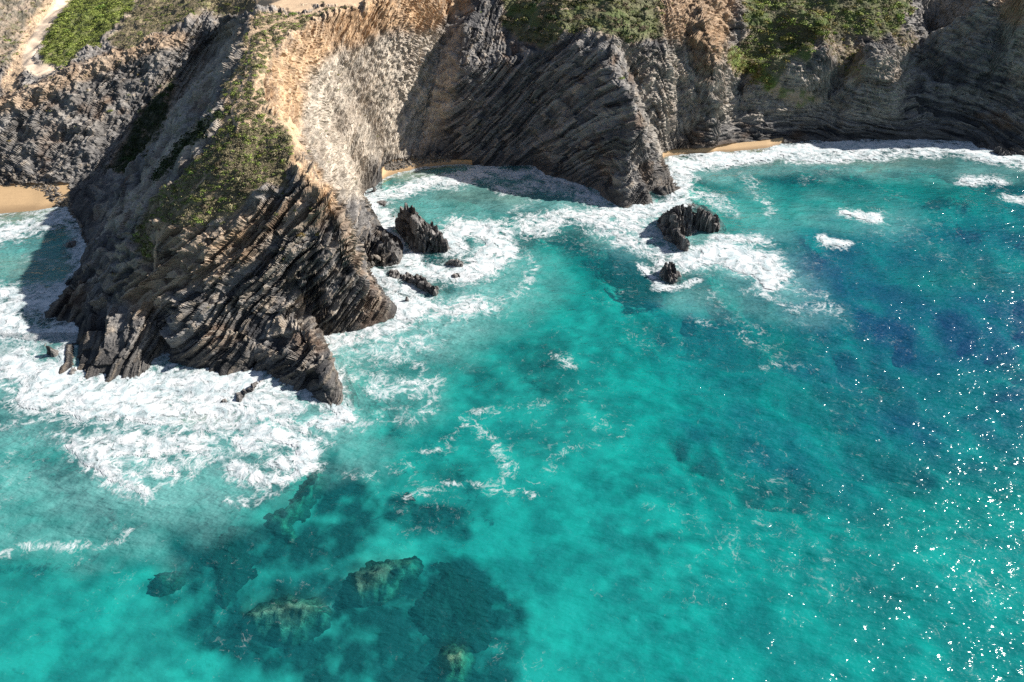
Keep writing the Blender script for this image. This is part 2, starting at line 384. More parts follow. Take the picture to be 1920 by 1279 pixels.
tan_m = np.clip(mask([(500,240),(485,180),(505,105),(560,50),(650,10),(720,-30),(860,-50),(880,20),(800,60),(730,60),(650,90),(600,120),(570,170),(560,250),(575,300),(625,360),(600,370),(540,300)], 16)
   + stroke([(612,352),(640,400),(655,460),(672,505)], 11)*.4 + .6*stroke([(0,200),(90,165),(150,140),(250,95),(330,70)], 18)
   + mask([(1225,-60),(1390,-60),(1380,30),(1350,110),(1320,150),(1290,90),(1240,70)], 14)*.8 + mask([(1850,-60),(1990,-60),(1990,60),(1920,50),(1870,35)], 8)*.8
   + .5*stroke([(270,560),(300,510),(380,500),(440,470),(330,440),(300,430)], 34) + .5*stroke([(600,380),(560,400),(450,430)], 34), 0, 1)
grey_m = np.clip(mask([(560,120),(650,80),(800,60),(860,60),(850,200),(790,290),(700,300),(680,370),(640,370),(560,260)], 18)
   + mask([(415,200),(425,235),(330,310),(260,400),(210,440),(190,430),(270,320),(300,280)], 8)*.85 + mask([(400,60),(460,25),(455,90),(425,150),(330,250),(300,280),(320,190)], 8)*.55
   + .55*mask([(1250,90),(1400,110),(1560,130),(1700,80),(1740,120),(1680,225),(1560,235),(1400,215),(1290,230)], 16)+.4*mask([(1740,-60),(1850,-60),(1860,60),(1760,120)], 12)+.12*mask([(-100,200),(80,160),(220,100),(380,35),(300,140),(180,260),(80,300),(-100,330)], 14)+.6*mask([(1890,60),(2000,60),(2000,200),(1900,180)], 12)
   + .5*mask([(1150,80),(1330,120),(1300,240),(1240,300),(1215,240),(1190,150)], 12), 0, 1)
sand = np.clip(((qx < 130) & (qy > 340) & (qy < 440) & (z < 2.6) & (x < -130))*1.0 + ((qx > 716) & (qx < 885) & (qy > 300) & (z < 2.3) & (y > 200))*1.0 + ((qx > 1240) & (qx < 1468) & (qy > 250) & (qy < 298) & (z < 1.6) & (x > 45))*1.0, 0, 1)
rocky = np.clip(1-veg*.75-road-plate-bank*.7-spath*.8-sand, 0, 1)

# layered relief, displaced along the normals
wx = 2.2*fbm(x/22, y/22, z/22, 3); wz = fbm(x/9+5, y/9, z/9, 3)
dip = np.radians(37)
nb = np.array([-math.sin(dip), -.25, math.cos(dip)]); nb /= np.linalg.norm(nb)
flatr = sstep(48, 66, x)                             # beds lie nearly level in the right-hand cliffs
nbx = nb[0]*(1-flatr)+.10*flatr; nby = nb[1]; nbz = nb[2]*(1-flatr)+.97*flatr
u = x*nbx+y*nby+z*nbz + (3.2-2.2*flatr)*fbm(x/48, y/48, z/48, 2)+.35*wz
u = u+1.5*noise(u/5.5, x*0+3, x*0)+.5*noise(u/1.9, x*0+9, x*0)
vv = x*math.cos(dip)+z*math.sin(dip)+wz*2; ww = y+wx*3
bl1 = cell(u/.95, (vv+u*.7)/8.0, ww/9.0); bl2 = cell(u/.5+7, (vv+u*1.9)/4.6, ww/4.2); bl3 = noise(u/.28, vv/2.2, ww/2.0)
st1 = noise(u/3.1, vv/30, ww/30)
rough = fbm(x/3.2, y/3.2, z/3.2, 4, .55); billow = np.abs(fbm(x/6.5+3, y/6.5, z/6.5+8, 3))
near = sstep(35, 15, z)*sstep(-30, -45, x)*sstep(175, 150, y)      # the splintered front of the headland
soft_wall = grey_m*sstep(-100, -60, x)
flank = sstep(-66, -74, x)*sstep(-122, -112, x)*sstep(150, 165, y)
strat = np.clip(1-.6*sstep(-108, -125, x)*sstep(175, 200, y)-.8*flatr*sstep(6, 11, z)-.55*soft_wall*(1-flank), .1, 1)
amp = (.85+.6*near)*strat
saw = lambda a, f: (lambda q: np.where(q < f, q/f, (1-q)/(1-f)))(a-np.floor(a))-.5
sawm = .5+.5*sstep(-.3, .4, noise(u/9, vv/25, ww/25))
saws = 1.9*saw(u/5.3, .82)*sawm**1.5 + .22*cell(u/.27, vv/3.2, ww/3.2) + .95*saw(u/1.55+.2*wz, .8)
knob = np.abs(fbm(x/1.9+8, y/1.9, z/1.9, 3))
disp = amp*(.75*bl1+.48*bl2+.26*bl3+.7*st1)+ saws*(.5+.55*near+.55*flank)*strat*(1-.5*flatr) + .75*rough - 1.9*(billow-.25)*(1-near*.3) - (.6+1.0*soft_wall)*(knob-.2) + (1-strat)*(1.5*rough+.5*bl3+.45*cell(x/1.4+wz, y/1.4, z/1.1+wz))
disp *= rocky*(.25+.75*sstep(-1, 5, z)); disp += .35*(1-sstep(0, 5, z))*rocky
disp += (1-rocky)*(.10*rough*(1-sand)*(1-road))+veg*.35*np.abs(fbm(x/1.3, y/1.3, z/1.3, 3))
P2 = P + Nn*disp[..., None]
P2[..., 2] += veg*.25*rough

# colours of the ground itself
def C(*c): return np.array(c, float)
def lerp(a, b, t): return a*(1-t[..., None])+b*t[..., None]
lay = cell(u/.9+3, x*0+.5, y*0+.5); tone = np.clip(.46+.3*bl2+.30*rough+.25*st1+.3*lay, 0, 1)
col = lerp(np.broadcast_to(C(.042,.042,.046), P.shape), np.broadcast_to(C(.28,.262,.245), P.shape), tone)
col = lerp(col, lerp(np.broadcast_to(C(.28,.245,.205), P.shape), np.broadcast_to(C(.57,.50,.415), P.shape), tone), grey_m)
rust = sstep(.15, .5, fbm(x/11+40, y/11, z/7, 3))*.55
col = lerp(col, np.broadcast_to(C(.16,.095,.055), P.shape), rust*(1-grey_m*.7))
col = lerp(col, lerp(np.broadcast_to(C(.34,.215,.12), P.shape), np.broadcast_to(C(.56,.39,.24), P.shape), tone), np.clip(tan_m*(.85+.3*rough), 0, 1))
speck = sstep(.35, .7, bl2*.5+bl3*.5+.25*near)
col = lerp(col, np.broadcast_to(C(.36,.29,.22), P.shape), speck*.6*rocky*(1-flatr*.4))
vein = (1-sstep(.004, .022, np.abs(noise(x/9+70, y/9, z/4.5+wx*.3))))*sstep(12, 6, z)
col = lerp(col, np.broadcast_to(C(.48,.42,.35), P.shape), vein*.55)
wet = 1-sstep(1.2, 5.5+2*rough, z)
col = lerp(col, col*.5, wet*(1-sand))
n4 = fbm(x/4+9, y/4, z/4, 4)
vegc = lerp(np.broadcast_to(C(.095,.085,.045), P.shape), np.broadcast_to(C(.27,.21,.14), P.shape), np.clip(.5+n4, 0, 1))
vegc = lerp(vegc, np.broadcast_to(C(.17,.21,.05), P.shape), np.clip(veg_val*(.75+n4)+veg_y*.8+sstep(.1, .5, n4)*.35, 0, 1))
vegc = lerp(vegc, np.broadcast_to(C(.085,.12,.03), P.shape), np.clip((veg_r+veg_p2)*(.55+n4), 0, 1))
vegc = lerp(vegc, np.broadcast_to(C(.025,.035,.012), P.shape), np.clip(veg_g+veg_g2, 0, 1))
soil = np.broadcast_to(C(.50,.36,.235), P.shape)
def worley(a, b):
    f1 = np.full(a.shape, 9.0); f2 = f1.copy(); ia, ib = np.floor(a), np.floor(b)
    for di in (-1, 0, 1):
        for dj in (-1, 0, 1):
            ca, cb = (ia+di).astype(int), (ib+dj).astype(int)
            d = np.hypot(ca+TAB[ca & 63, cb & 63, 3]-a, cb+TAB[ca & 63, cb & 63, 9]-b)
            f2 = np.minimum(f2, np.maximum(f1, d)); f1 = np.minimum(f1, d)
    return f2-f1
net = 1-sstep(.07, .20, worley(x/3.0+.5*wz, y/4.6+.3*wx))
upper = sstep(255, 225, qy)
brk = sstep(-.25, .15, veg*1.1-.55-1.2*net*(.25+.75*upper)*veg_top+.95*fbm(x/2.1, y/2.1, z/2.1+4, 3)-.35*veg_y)
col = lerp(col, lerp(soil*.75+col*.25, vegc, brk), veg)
col = lerp(col, soil*.95, np.clip(net*upper*veg_top*1.0, 0, .9))
col = lerp(col, soil*1.05, np.clip(plate+spath*.8+bank*.9, 0, 1))
col = lerp(col, np.broadcast_to(C(.70,.55,.41), P.shape), road)
sandc = lerp(np.broadcast_to(C(.44,.30,.165), P.shape), np.broadcast_to(C(.27,.18,.10), P.shape), sstep(.9, .2, z))
col = np.where(sand[..., None] > .5, sandc, col)
col = np.clip(col, .01, .85)

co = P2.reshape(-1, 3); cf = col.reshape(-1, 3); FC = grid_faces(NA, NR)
fz = co[FC, 2].max(1); fcen = co[FC].mean(1)
alive = fz > -2.2
sandf = sand.ravel()[FC].mean(1) > .5; roadf = (road.ravel()[FC].mean(1) > .5); platf = (plate.ravel()[FC].mean(1) > .5)
xb = fcen[:, 0]; yb = fcen[:, 1]
head = (xb < -36) & (yb < 205+.0*xb) & (xb > -140) & ~((xb < -118) & (yb > 190)) & ((yb - 205) < (xb+50)*.0+5)
prom = (xb > -4) & (xb < 52) & (yb < 245)
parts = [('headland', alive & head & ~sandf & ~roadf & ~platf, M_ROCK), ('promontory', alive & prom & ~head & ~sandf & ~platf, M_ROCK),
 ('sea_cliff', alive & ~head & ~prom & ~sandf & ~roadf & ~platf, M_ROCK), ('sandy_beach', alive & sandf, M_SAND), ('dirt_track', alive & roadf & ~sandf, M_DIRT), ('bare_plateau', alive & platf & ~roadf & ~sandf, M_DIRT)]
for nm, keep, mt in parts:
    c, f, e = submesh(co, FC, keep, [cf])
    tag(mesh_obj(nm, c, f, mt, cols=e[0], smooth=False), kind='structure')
# coarse land carrying on beyond the detailed patch
gx, gy = np.meshgrid(np.linspace(-1500, 1500, 120), np.linspace(100, 2200, 90), indexing='ij')
hz_ = 44+6*fbm(gx/120, gy/120, gx*0, 3); ang = np.degrees(np.arctan2(gx, gy)); rad = np.hypot(gx, gy)
FCc = grid_faces(120, 90); cc = np.stack([gx, gy, hz_-1.0], -1).reshape(-1, 3)
dd = rad.ravel()[FCc].min(1); keep = (dd > 425)
c, f, e = submesh(cc, FCc, keep, [np.tile(C(.15,.13,.06), (len(cc), 1))])
tag(mesh_obj('coastal_plain', c, f, M_DIRT, cols=e[0]), kind='structure')

# ------------------------------------------------------------ rocks in and under the water
ROCKS = []     # (footprint, peak lines) kept for the sea's depth
def rock_field(outline, ridges, base, st):
    O = [at(px, py, max(base, -.0) if base > -1 else base) for px, py in outline]
    O = [(a, b, base) for a, b, _ in O]
    L = [O+[O[0]]]+[[at(*p) for p in r] for r in ridges]
    T, F = tin(L)
    xs = [p[0] for p in O]; ys = [p[1] for p in O]
    x0, y0 = min(xs)-2.5, min(ys)-2.5; nx = int((max(xs)-x0+2.5)/st)+1; ny = int((max(ys)-y0+2.5)/st)+1
    h = raster(T, F, x0, y0, nx, ny, st)
    gx, gy = np.meshgrid(x0+np.arange(nx)*st, y0+np.arange(ny)*st, indexing='ij')
    i = inside(O, gx, gy); d = segdist(O, gx, gy, True)
    h = np.where(i & ~np.isnan(h), h, base-1.1*d)
    return gx, gy, blur(h, .6), x0, y0
def make_rock(name, outline, ridges, label, cat='rock', group=None, st=.2, base=-.6, amp=.9, dipd=60, strike=.3, fin=25, colr=((.036,.036,.038),(.27,.25,.235)), floor=-2.2):
    gx, gy, h, x0, y0 = rock_field(outline, ridges, base, st)
    n, m = h.shape
    P = np.stack([gx, gy, h], -1); du = np.gradient(P, axis=0); dv = np.gradient(P, axis=1)
    nn = np.cross(du, dv); nn /= np.linalg.norm(nn, axis=-1, keepdims=True)
    d = math.radians(dipd); w_ = fbm(gx/6, gy/6, h/6, 2)
    u = -gx*math.sin(d)-gy*strike+h*math.cos(d)+w_*1.2; v = gx*math.cos(d)+h*math.sin(d)
    b1 = cell(u/1.1, (v+u)/4, gy/5); b2 = cell(u/.5, (v+u)/1.9, gy/2.4); b3 = noise(u/.3, v/1.5, gy/1.5)
    r = fbm(gx/2.2, gy/2.2, h/2.2, 4, .55)
    q = u/1.5-np.floor(u/1.5); dd = amp*(.42*b1+.26*b2+.14*b3+.55*r+(1.0*(q-.5)*sstep(base, base+2.5, h) if floor > -5 else -1.2*np.abs(fbm(gx/1.7, gy/1.7, h/2, 4))))
    P = P+nn*dd[..., None]
    fa = math.radians(fin); fu = gx*math.cos(fa)+gy*math.sin(fa)+.5*w_; fv = -gx*math.sin(fa)+gy*math.cos(fa)
    fq = fu/1.05; fi = np.floor(fq); top = TAB[fi.astype(int) & 63, np.floor(fv/2.3+fi*.37).astype(int) & 63, 5]
    P[..., 2] += (amp if floor > -5 else 0)*sstep(base+.2, base+3.0, h)*(2.2*(top-.3)-1.3*(fq-fi))*1.0
    c0, c1 = np.array(colr[0]), np.array(colr[1])
    t = np.clip(.4+.4*b2+.5*r, 0, 1)
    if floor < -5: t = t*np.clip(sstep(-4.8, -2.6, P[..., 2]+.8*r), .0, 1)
    col = lerp(np.broadcast_to(c0, P.shape), np.broadcast_to(c1, P.shape), t)
    F_ = grid_faces(n, m); cz = P.reshape(-1, 3)
    keep = cz[F_, 2].max(1) > floor
    cx, cy = float(np.mean([at(*p)[0] for p in outline])), float(np.mean([at(*p)[1] for p in outline]))
    c, f, e = submesh(cz, F_, keep, [col.reshape(-1, 3)])
    o = mesh_obj(name, c-np.array([cx, cy, base]), f, M_ROCK, cols=e[0], smooth=floor < -5); o.location = (cx, cy, base)
    ROCKS.append((h, x0, y0, st)); return tag(o, label, cat, group)

make_rock('sea_stack', [(728,392),(745,386),(765,386),(790,415),(800,425),(815,422),(825,437),(835,455),(848,468),(820,474),(795,474),(778,474),(755,450),(740,425)],
  [[(750,394,6.5),(766,391,9),(785,425,7.5),(792,450,5.5)],[(805,430,6),(820,438,5.8),(832,462,2)]], 'tall dark jagged rock with two peaks standing in foam beside the headland', 'sea rock', amp=1.1)
make_rock('sea_rock', [(822,490),(840,487),(858,484),(872,492),(868,502),(850,500),(835,496)], [[(845,489,1.0),(862,488,2)]], 'small flat black rock in the foam right of the two-peaked rock', 'sea rock')
make_rock('sea_rock', [(848,514),(858,511),(862,520),(853,523)], [[(855,513,1.1)]], 'smallest black rock tip showing in foam below the flat rock', 'sea rock')
make_rock('sea_rock', [(724,508),(742,506),(765,512),(785,516),(805,530),(822,536),(829,547),(818,556),(800,548),(782,538),(760,528),(740,522)],
  [[(735,509,1.4),(755,513,1),(785,520,2.6),(805,535,2.6),(820,545,2)]], 'long low saw-toothed rock ridge awash in foam off the headland', 'sea rock')
make_rock('sea_rock', [(704,432),(720,426),(735,430),(748,445),(757,470),(752,488),(739,499),(724,490),(712,468)], [[(714,438,7),(732,450,6),(745,474,3)]], 'dark blocky rock joined to the right foot of the headland', 'sea rock', fin=10)
make_rock('sea_rock', [(660,470),(675,462),(695,470),(702,485),(690,500),(672,500)], [[(676,472,3.5),(690,484,2)]], 'low broken brown ledge in the nook at the headland right foot', 'sea rock', fin=10)
make_rock('sea_rock', [(755,560),(768,556),(778,563),(766,569)], [[(762,559,1.0),(772,563,.8)]], 'low worn rock hump barely above the foam below the saw-toothed ridge', 'sea rock')
make_rock('sea_rock', [(708,378),(720,375),(732,384),(724,390)], [[(718,379,1.3)]], 'small pale-topped rock just left of the two-peaked rock tip', 'sea rock')
make_rock('sea_rock', [(125,690),(133,668),(142,664),(146,680),(140,704),(128,706)], [[(138,668,3),(134,695,1)]], 'upright brown finger rock at the left end of the headland toe', 'sea rock', fin=80)
make_rock('sea_rock', [(150,692),(156,672),(168,666),(172,684),(160,700)], [[(165,670,3),(158,692,1)]], 'second upright brown finger rock at the headland toe', 'sea rock', fin=80)
make_rock('sea_rock', [(682,352),(700,345),(712,352),(708,362),(690,362)], [[(698,349,2.4)]], 'rounded dark boulder at the foot of the pale cove wall', 'sea rock')
make_rock('sea_rock', [(1228,412),(1250,398),(1262,384),(1285,380),(1302,380),(1320,384),(1340,400),(1351,415),(1350,434),(1330,436),(1305,434),(1298,442),(1285,450),(1295,460),(1296,468),(1285,475),(1268,462),(1245,448),(1232,432)],
  [[(1250,408,3),(1268,392,6.5),(1290,388,7),(1312,390,7),(1335,404,5.5),(1346,422,3)],[(1262,412,4.8),(1272,430,4.3),(1285,458,2.4)],[(1290,388,7),(1300,405,3.5),(1310,428,.9)]],
  'large dark crescent rock with upright splintered fins off the promontory', 'sea rock', amp=1.1)
make_rock('sea_rock', [(1238,505),(1246,488),(1252,486),(1264,502),(1277,515),(1277,525),(1262,532),(1246,527),(1238,515)], [[(1249,491,3.6),(1256,505,4.2),(1270,518,2.4)]],
  'lone brown-black pointed rock ringed by foam below the crescent rock', 'sea rock')
make_rock('sea_rock', [(52,655),(62,649),(70,656),(66,668),(54,666)], [[(61,655,1.9)]], 'outermost round brown rock left of the headland toe', 'sea rock', st=.2)
make_rock('sea_rock', [(75,650),(88,641),(100,645),(110,658),(105,668),(90,670),(78,662)], [[(92,647,2.8),(98,657,1.8)]], 'lumpy brown rock second from the left at the headland toe', 'sea rock', st=.2)
make_rock('sea_rock', [(400,757),(420,742),(445,733),(475,715),(500,704),(512,706),(490,722),(468,738),(450,757),(440,752),(420,762)], [[(425,750,.8),(450,742,1.3),(485,716,.9)]], 'low sloping dark ledge streaming with foam in front of the headland', 'sea rock')
make_rock('sea_rock', [(343,692),(353,690),(356,698),(346,701)], [[(350,694,.9)]], 'tiny dark stone in the white surf before the headland', 'sea rock', st=.15)
make_rock('sea_rock', [(1850,285),(1870,276),(1892,280),(1910,288),(1900,296),(1875,294)], [[(1872,282,1.8),(1895,287,1.2)]], 'low splintered ledge at the foot of the far right cliff', 'sea rock')
make_rock('sea_rock', [(118,455),(128,446),(142,450),(140,462),(126,466)], [[(131,454,1.6)]], 'shaded black rock in the foam of the left cove', 'sea rock')
REEFC = ((.020,.026,.022),(.10,.095,.075))
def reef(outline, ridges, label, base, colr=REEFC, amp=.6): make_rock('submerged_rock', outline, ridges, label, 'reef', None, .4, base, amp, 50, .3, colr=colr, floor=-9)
reef([(640,1080),(680,1050),(745,1040),(790,1045),(800,1070),(770,1110),(720,1140),(680,1150),(655,1130)], [[(665,1085,-1.6),(720,1065,-1.2),(770,1065,-1.5)],[(675,1120,-1.8),(740,1110,-1.5)]], 'submerged grey-brown rock, upper of the two broad ones in front', -5.5, ((.014,.016,.013),(.34,.25,.18)))
reef([(420,1150),(470,1130),(540,1115),(600,1120),(632,1145),(625,1180),(600,1210),(550,1225),(500,1205),(455,1185)], [[(460,1160,-1.4),(540,1135,-.9),(605,1145,-1.2)],[(500,1190,-1.5),(600,1185,-1.5)]], 'submerged oval rock with pale weedy top near the lower edge', -5.5, ((.014,.016,.013),(.34,.25,.18)))
reef([(810,1245),(825,1215),(850,1205),(880,1210),(890,1235),(880,1270),(870,1310),(820,1310)], [[(835,1232,-1.2),(868,1225,-.8),(870,1250,-1.3)]], 'submerged brown rock nearly breaking the surface at the bottom edge', -5, ((.014,.016,.012),(.42,.29,.18)), .8)
reef([(480,960),(540,925),(590,870),(625,865),(632,895),(610,940),(590,990),(560,1030),(520,1030),(490,1000)], [[(525,980,-3),(560,950,-2.6),(600,890,-1.8)],[(545,1010,-3.4)]], 'submerged pale green rock spur under the foam swirl', -6, ((.03,.035,.028),(.24,.25,.17)), .8)
reef([(255,1095),(290,1075),(340,1065),(355,1085),(330,1110),(290,1115)], [[(300,1092,-2.8),(335,1080,-2.8)]], 'small submerged pale rock left of the dark reef', -5, ((.03,.035,.028),(.30,.28,.19)), .7)
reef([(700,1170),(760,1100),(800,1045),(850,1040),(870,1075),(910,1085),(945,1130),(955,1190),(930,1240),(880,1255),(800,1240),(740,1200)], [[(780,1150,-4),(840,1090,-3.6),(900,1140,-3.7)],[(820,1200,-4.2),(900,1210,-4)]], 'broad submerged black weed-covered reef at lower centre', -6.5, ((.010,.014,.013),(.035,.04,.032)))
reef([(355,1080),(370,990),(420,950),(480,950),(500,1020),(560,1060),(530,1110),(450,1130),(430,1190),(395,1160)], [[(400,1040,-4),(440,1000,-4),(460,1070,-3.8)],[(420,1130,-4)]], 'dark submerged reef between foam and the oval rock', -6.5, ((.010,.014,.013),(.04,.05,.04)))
reef([(720,925),(760,905),(810,925),(840,955),(845,985),(825,990),(780,965),(740,955)], [[(760,930,-4),(815,960,-4)]], 'isolated dark submerged rock beneath a thin foam line', -6.5, ((.010,.014,.013),(.03,.035,.03)))

# ------------------------------------------------------------ sea and seabed
NAs, NRs = 720, 480
azs = np.concatenate([np.radians(np.linspace(-80, -60, 12))[:-1], np.radians(np.linspace(-60, 60, NAs-22)), np.radians(np.linspace(60, 80, 12))[1:]]); NAs = len(azs)
dep_ang = np.concatenate([np.linspace(math.radians(82), math.radians(70), 12)[:-1], np.linspace(math.radians(70), math.radians(17), NRs-12), [math.radians(8), math.radians(3)]])
rs = CH/np.tan(dep_ang); NRs = len(rs)
sx = np.sin(azs)[:, None]*rs[None]; sy = np.cos(azs)[:, None]*rs[None]; s0 = np.zeros_like(sx)
qx, qy = project(sx, sy, s0)
w1 = fbm(sx/9, sy/9, s0+2, 4); w2 = fbm(sx/9+50, sy/9, s0+6, 4)
persp = np.clip(120/rs[None], .35, 2.2)
jx, jy = qx+w1*34*persp, qy+w2*22*persp
def stk(pts, wd, d=1.0, soft=1.0, k=1.0, asp=1.6):
    # widths across the picture are foreshortened like everything lying on the water
    dd = segdist([(p[0]/asp, p[1]) for p in pts], (qx+(jx-qx)*k)/asp, qy+(jy-qy)*k); return d*(1-sstep(wd*(1-.6*soft), wd*(1+.6*soft), dd))
FO = [([(-60,440),(0,438),(60,425),(105,408)],20,.85),([(-40,565),(0,560),(60,565),(120,560)],26,.98),([(125,400),(150,440),(150,490)],15,.75),([(60,480),(110,500)],8,.45),([(-60,610),(0,610),(60,628),(130,622)],26,.98),
 ([(30,690),(90,715),(160,735),(250,735),(330,715),(400,722),(470,712)],34,1.05),([(60,740),(200,775),(330,770),(420,750),(520,735)],34,.9),([(130,830),(200,870),(270,925)],22,.85),
 ([(210,830),(330,830),(420,800),(520,760)],34,.84),([(240,900),(330,870),(400,840)],24,.72),([(570,745),(635,768),(660,785),(610,800)],15,.95),([(440,880),(500,905),(565,880),(565,835),(510,812),(455,840)],16,.95),([(510,860),(540,865)],16,.9),([(440,925),(470,945),(500,930)],10,.65),([(500,780),(560,800),(600,830)],14,.7),
 ([(610,645),(690,625),(770,600),(760,555),(720,530)],24,.82),([(700,515),(760,565),(830,590),(905,575)],22,.9),([(690,380),(760,352),(850,332),(905,322)],15,.92),([(700,395),(725,440),(775,500)],16,.9),
 ([(765,505),(830,520),(900,500),(945,470),(920,435),(860,425),(850,470)],20,.95),([(630,690),(720,735),(790,725)],18,.6),([(800,640),(740,660),(680,670)],22,.6),([(640,800),(700,790),(760,770)],14,.45),
 ([(900,318),(1000,325),(1080,352),(1125,372)],7,.9),([(930,350),(1010,345),(1090,370),(1150,395)],12,.7),([(980,430),(1060,405),(1150,420),(1240,445)],20,.78),([(1130,400),(1215,405),(1275,375),(1285,330),(1260,303)],16,.95),([(1180,450),(1230,470),(1250,480)],16,.85),
 ([(1290,478),(1360,475),(1430,495),(1450,520)],22,1.05),([(1350,445),(1425,450)],14,.8),([(1380,395),(1340,370),(1290,360)],10,.62),([(1400,545),(1480,575),(1550,585)],11,.55),([(1210,500),(1232,538),(1262,540),(1300,528)],7,.9),([(1240,480),(1236,505)],7,.8),([(1480,530),(1530,560),(1500,590)],7,.45),
 ([(1255,308),(1330,303),(1420,292),(1500,282),(1600,275),(1700,270),(1800,280),(1920,302),(2100,330)],13,1.08),([(1480,300),(1600,292),(1760,285)],10,.85),([(1590,398),(1640,408)],11,.98),([(1545,452),(1585,464)],8,.98),([(1800,335),(1880,342)],9,.85),([(1890,372),(1940,380)],9,.8),
 ([(1395,330),(1432,375),(1445,400)],5,.55),([(1500,345),(1540,330)],4,.4),([(770,935),(830,918),(1010,910)],5,.66),([(880,800),(930,830),(965,870)],9,.55),([(900,920),(960,890)],6,.5),([(0,1030),(70,1015),(150,1025)],6,.62),([(150,1045),(230,1000)],9,.45),
 ([(0,800),(60,790)],8,.6),([(1430,690),(1480,688)],3,.5),([(640,900),(720,890),(800,850),(900,790),(1000,760)],7,.42),([(900,600),(960,560),(1000,500),(960,440)],8,.5),([(1330,560),(1400,640),(1500,690)],6,.38),([(960,930),(1060,860),(1200,800)],6,.36),([(1040,660),(1080,690)],5,.55),([(1300,600),(1420,620)],6,.4),([(770,690),(800,740),(790,760)],6,.6),([(880,790),(920,770)],6,.6),([(1000,370),(960,400)],8,.45)]
foam = np.zeros_like(sx)
for p, wd, d in FO:
    if wd <= 7 and d < .8: wd, d = wd*1.9, d*.84
    foam = np.maximum(foam, stk(p, wd*1.1, d, 1.5))
ds = np.where((sy > Y0) & (sy < 290), bilin(DWL, X0, Y0, ST_, sx, sy), 99.); inl = (sy > Y0) & (bilin(wl_in.astype(np.float32), X0, Y0, ST_, sx, sy) > .5)
foam = np.maximum(foam, (.80+.4*w1)*(1-sstep(.2, 3.4+2*w2, ds)))            # surf round every shore
foam = np.maximum(foam, .08+.27*fbm(sx/16, sy/16, s0+9, 3))
foam = np.clip(foam*(.97+.30*fbm(sx/4.5, sy/4.5, s0+12, 3)), 0, 1.1)
MK = [([(20,700),(200,740),(420,740),(600,780)],60,.75),([(-50,900),(100,900),(250,930),(420,900)],60,.55),([(-50,990),(120,1000),(260,1020)],38,.42),([(0,800),(300,850),(640,850)],50,.5),([(600,660),(750,640),(850,600),(930,520)],60,.62),([(660,740),(760,740)],40,.4),([(700,420),(800,400),(900,380)],50,.5),
 ([(900,340),(1100,390),(1250,440),(1400,490),(1450,540)],45,.62),([(1300,330),(1500,310),(1920,320)],18,.5),([(1300,560),(1520,590)],26,.35),([(0,500),(150,500)],60,.45),([(1400,380),(1460,430)],30,.3),([(1540,400),(1680,420)],30,.3)]
milk = np.zeros_like(sx)
for p, wd, d in MK: milk = np.maximum(milk, stk(p, wd, d, 1.4, 1.6))
wsp = 1-2.2*np.abs(fbm(sx/5+.9*w1*3, sy/3.4, s0+21, 4))
milk = np.clip(milk*(.75+.8*w1+.45*wsp)+.02, 0, 1)
silt = np.zeros_like(sx)
for p, wd, d in [([(-50,415),(60,408),(110,400)],14,.6),([(-50,500),(120,505)],24,.30),([(740,330),(820,328),(880,325)],9,.7),([(860,370),(960,360)],20,.3),([(1260,305),(1500,300),(1700,300)],8,.45),([(1640,310),(1780,300)],9,.35),([(350,770),(430,785)],14,.55),([(0,665),(30,670)],12,.3)]:
    silt = np.maximum(silt, stk(p, wd, d, 1.3))
DP = [([(1520,520),(1640,600),(1760,640),(1930,600)],80,.95),([(1600,480),(1930,440)],60,.6),([(1640,700),(1780,800),(1960,760)],90,.6),([(1480,590),(1380,620),(1280,600)],35,.4),([(1370,790),(1500,850)],45,.45),([(1300,640),(1420,760),(1600,900)],60,.3),([(1250,440),(1170,480)],30,.25),([(1920,420),(1820,400)],30,.4)]
deep = np.zeros_like(sx)
for p, wd, d in DP: deep = np.maximum(deep, stk(p, wd, d, 1.5, 1.6))
deep = np.clip(deep*(1+.5*w1)+.10*sstep(900, 1900, qx)+.08*w2, 0, 1)
depth = 4.6+1.0*fbm(sx/14, sy/14, s0+3, 3)+1.5*sstep(-40, 60, sx)+13*np.clip(deep, 0, 1)
shoal = np.where(inl, .2, np.minimum(ds*.42+.3, 22)); bsh = np.minimum(depth, shoal)
depth = bsh
bedz = -depth.copy()
for (h, x0, y0, st) in ROCKS:
    m = (sx > x0) & (sx < x0+(h.shape[0]-1)*st) & (sy > y0) & (sy < y0+(h.shape[1]-1)*st)
    if m.any():
        hv = bilin(h, x0, y0, st, sx[m], sy[m]); depth[m] = np.minimum(depth[m], np.maximum(-hv+.25, .05))
swell = .16*noise(sx/7, sy/3.2+sx*.1, s0+1)+.35*noise(sx/26, sy/11, s0+5)
lump = sstep(.55, 1.0, foam)*(.5*np.abs(fbm(sx/5, sy/3.5, s0+8, 3))+.1)
lump *= np.where(rs[None] < 500, 1, 0)
sz = swell*np.clip(depth/3, .2, 1)*np.where(rs[None] < 900, 1, 0)
SP = np.stack([sx, sy, sz], -1).reshape(-1, 3); SF = grid_faces(NAs, NRs)
sea = mesh_obj('sea', SP, SF, M_SEA, attrs={'foam': foam, 'milk': milk, 'silt': silt, 'deep': deep, 'depth': depth})
tag(sea, kind='structure')
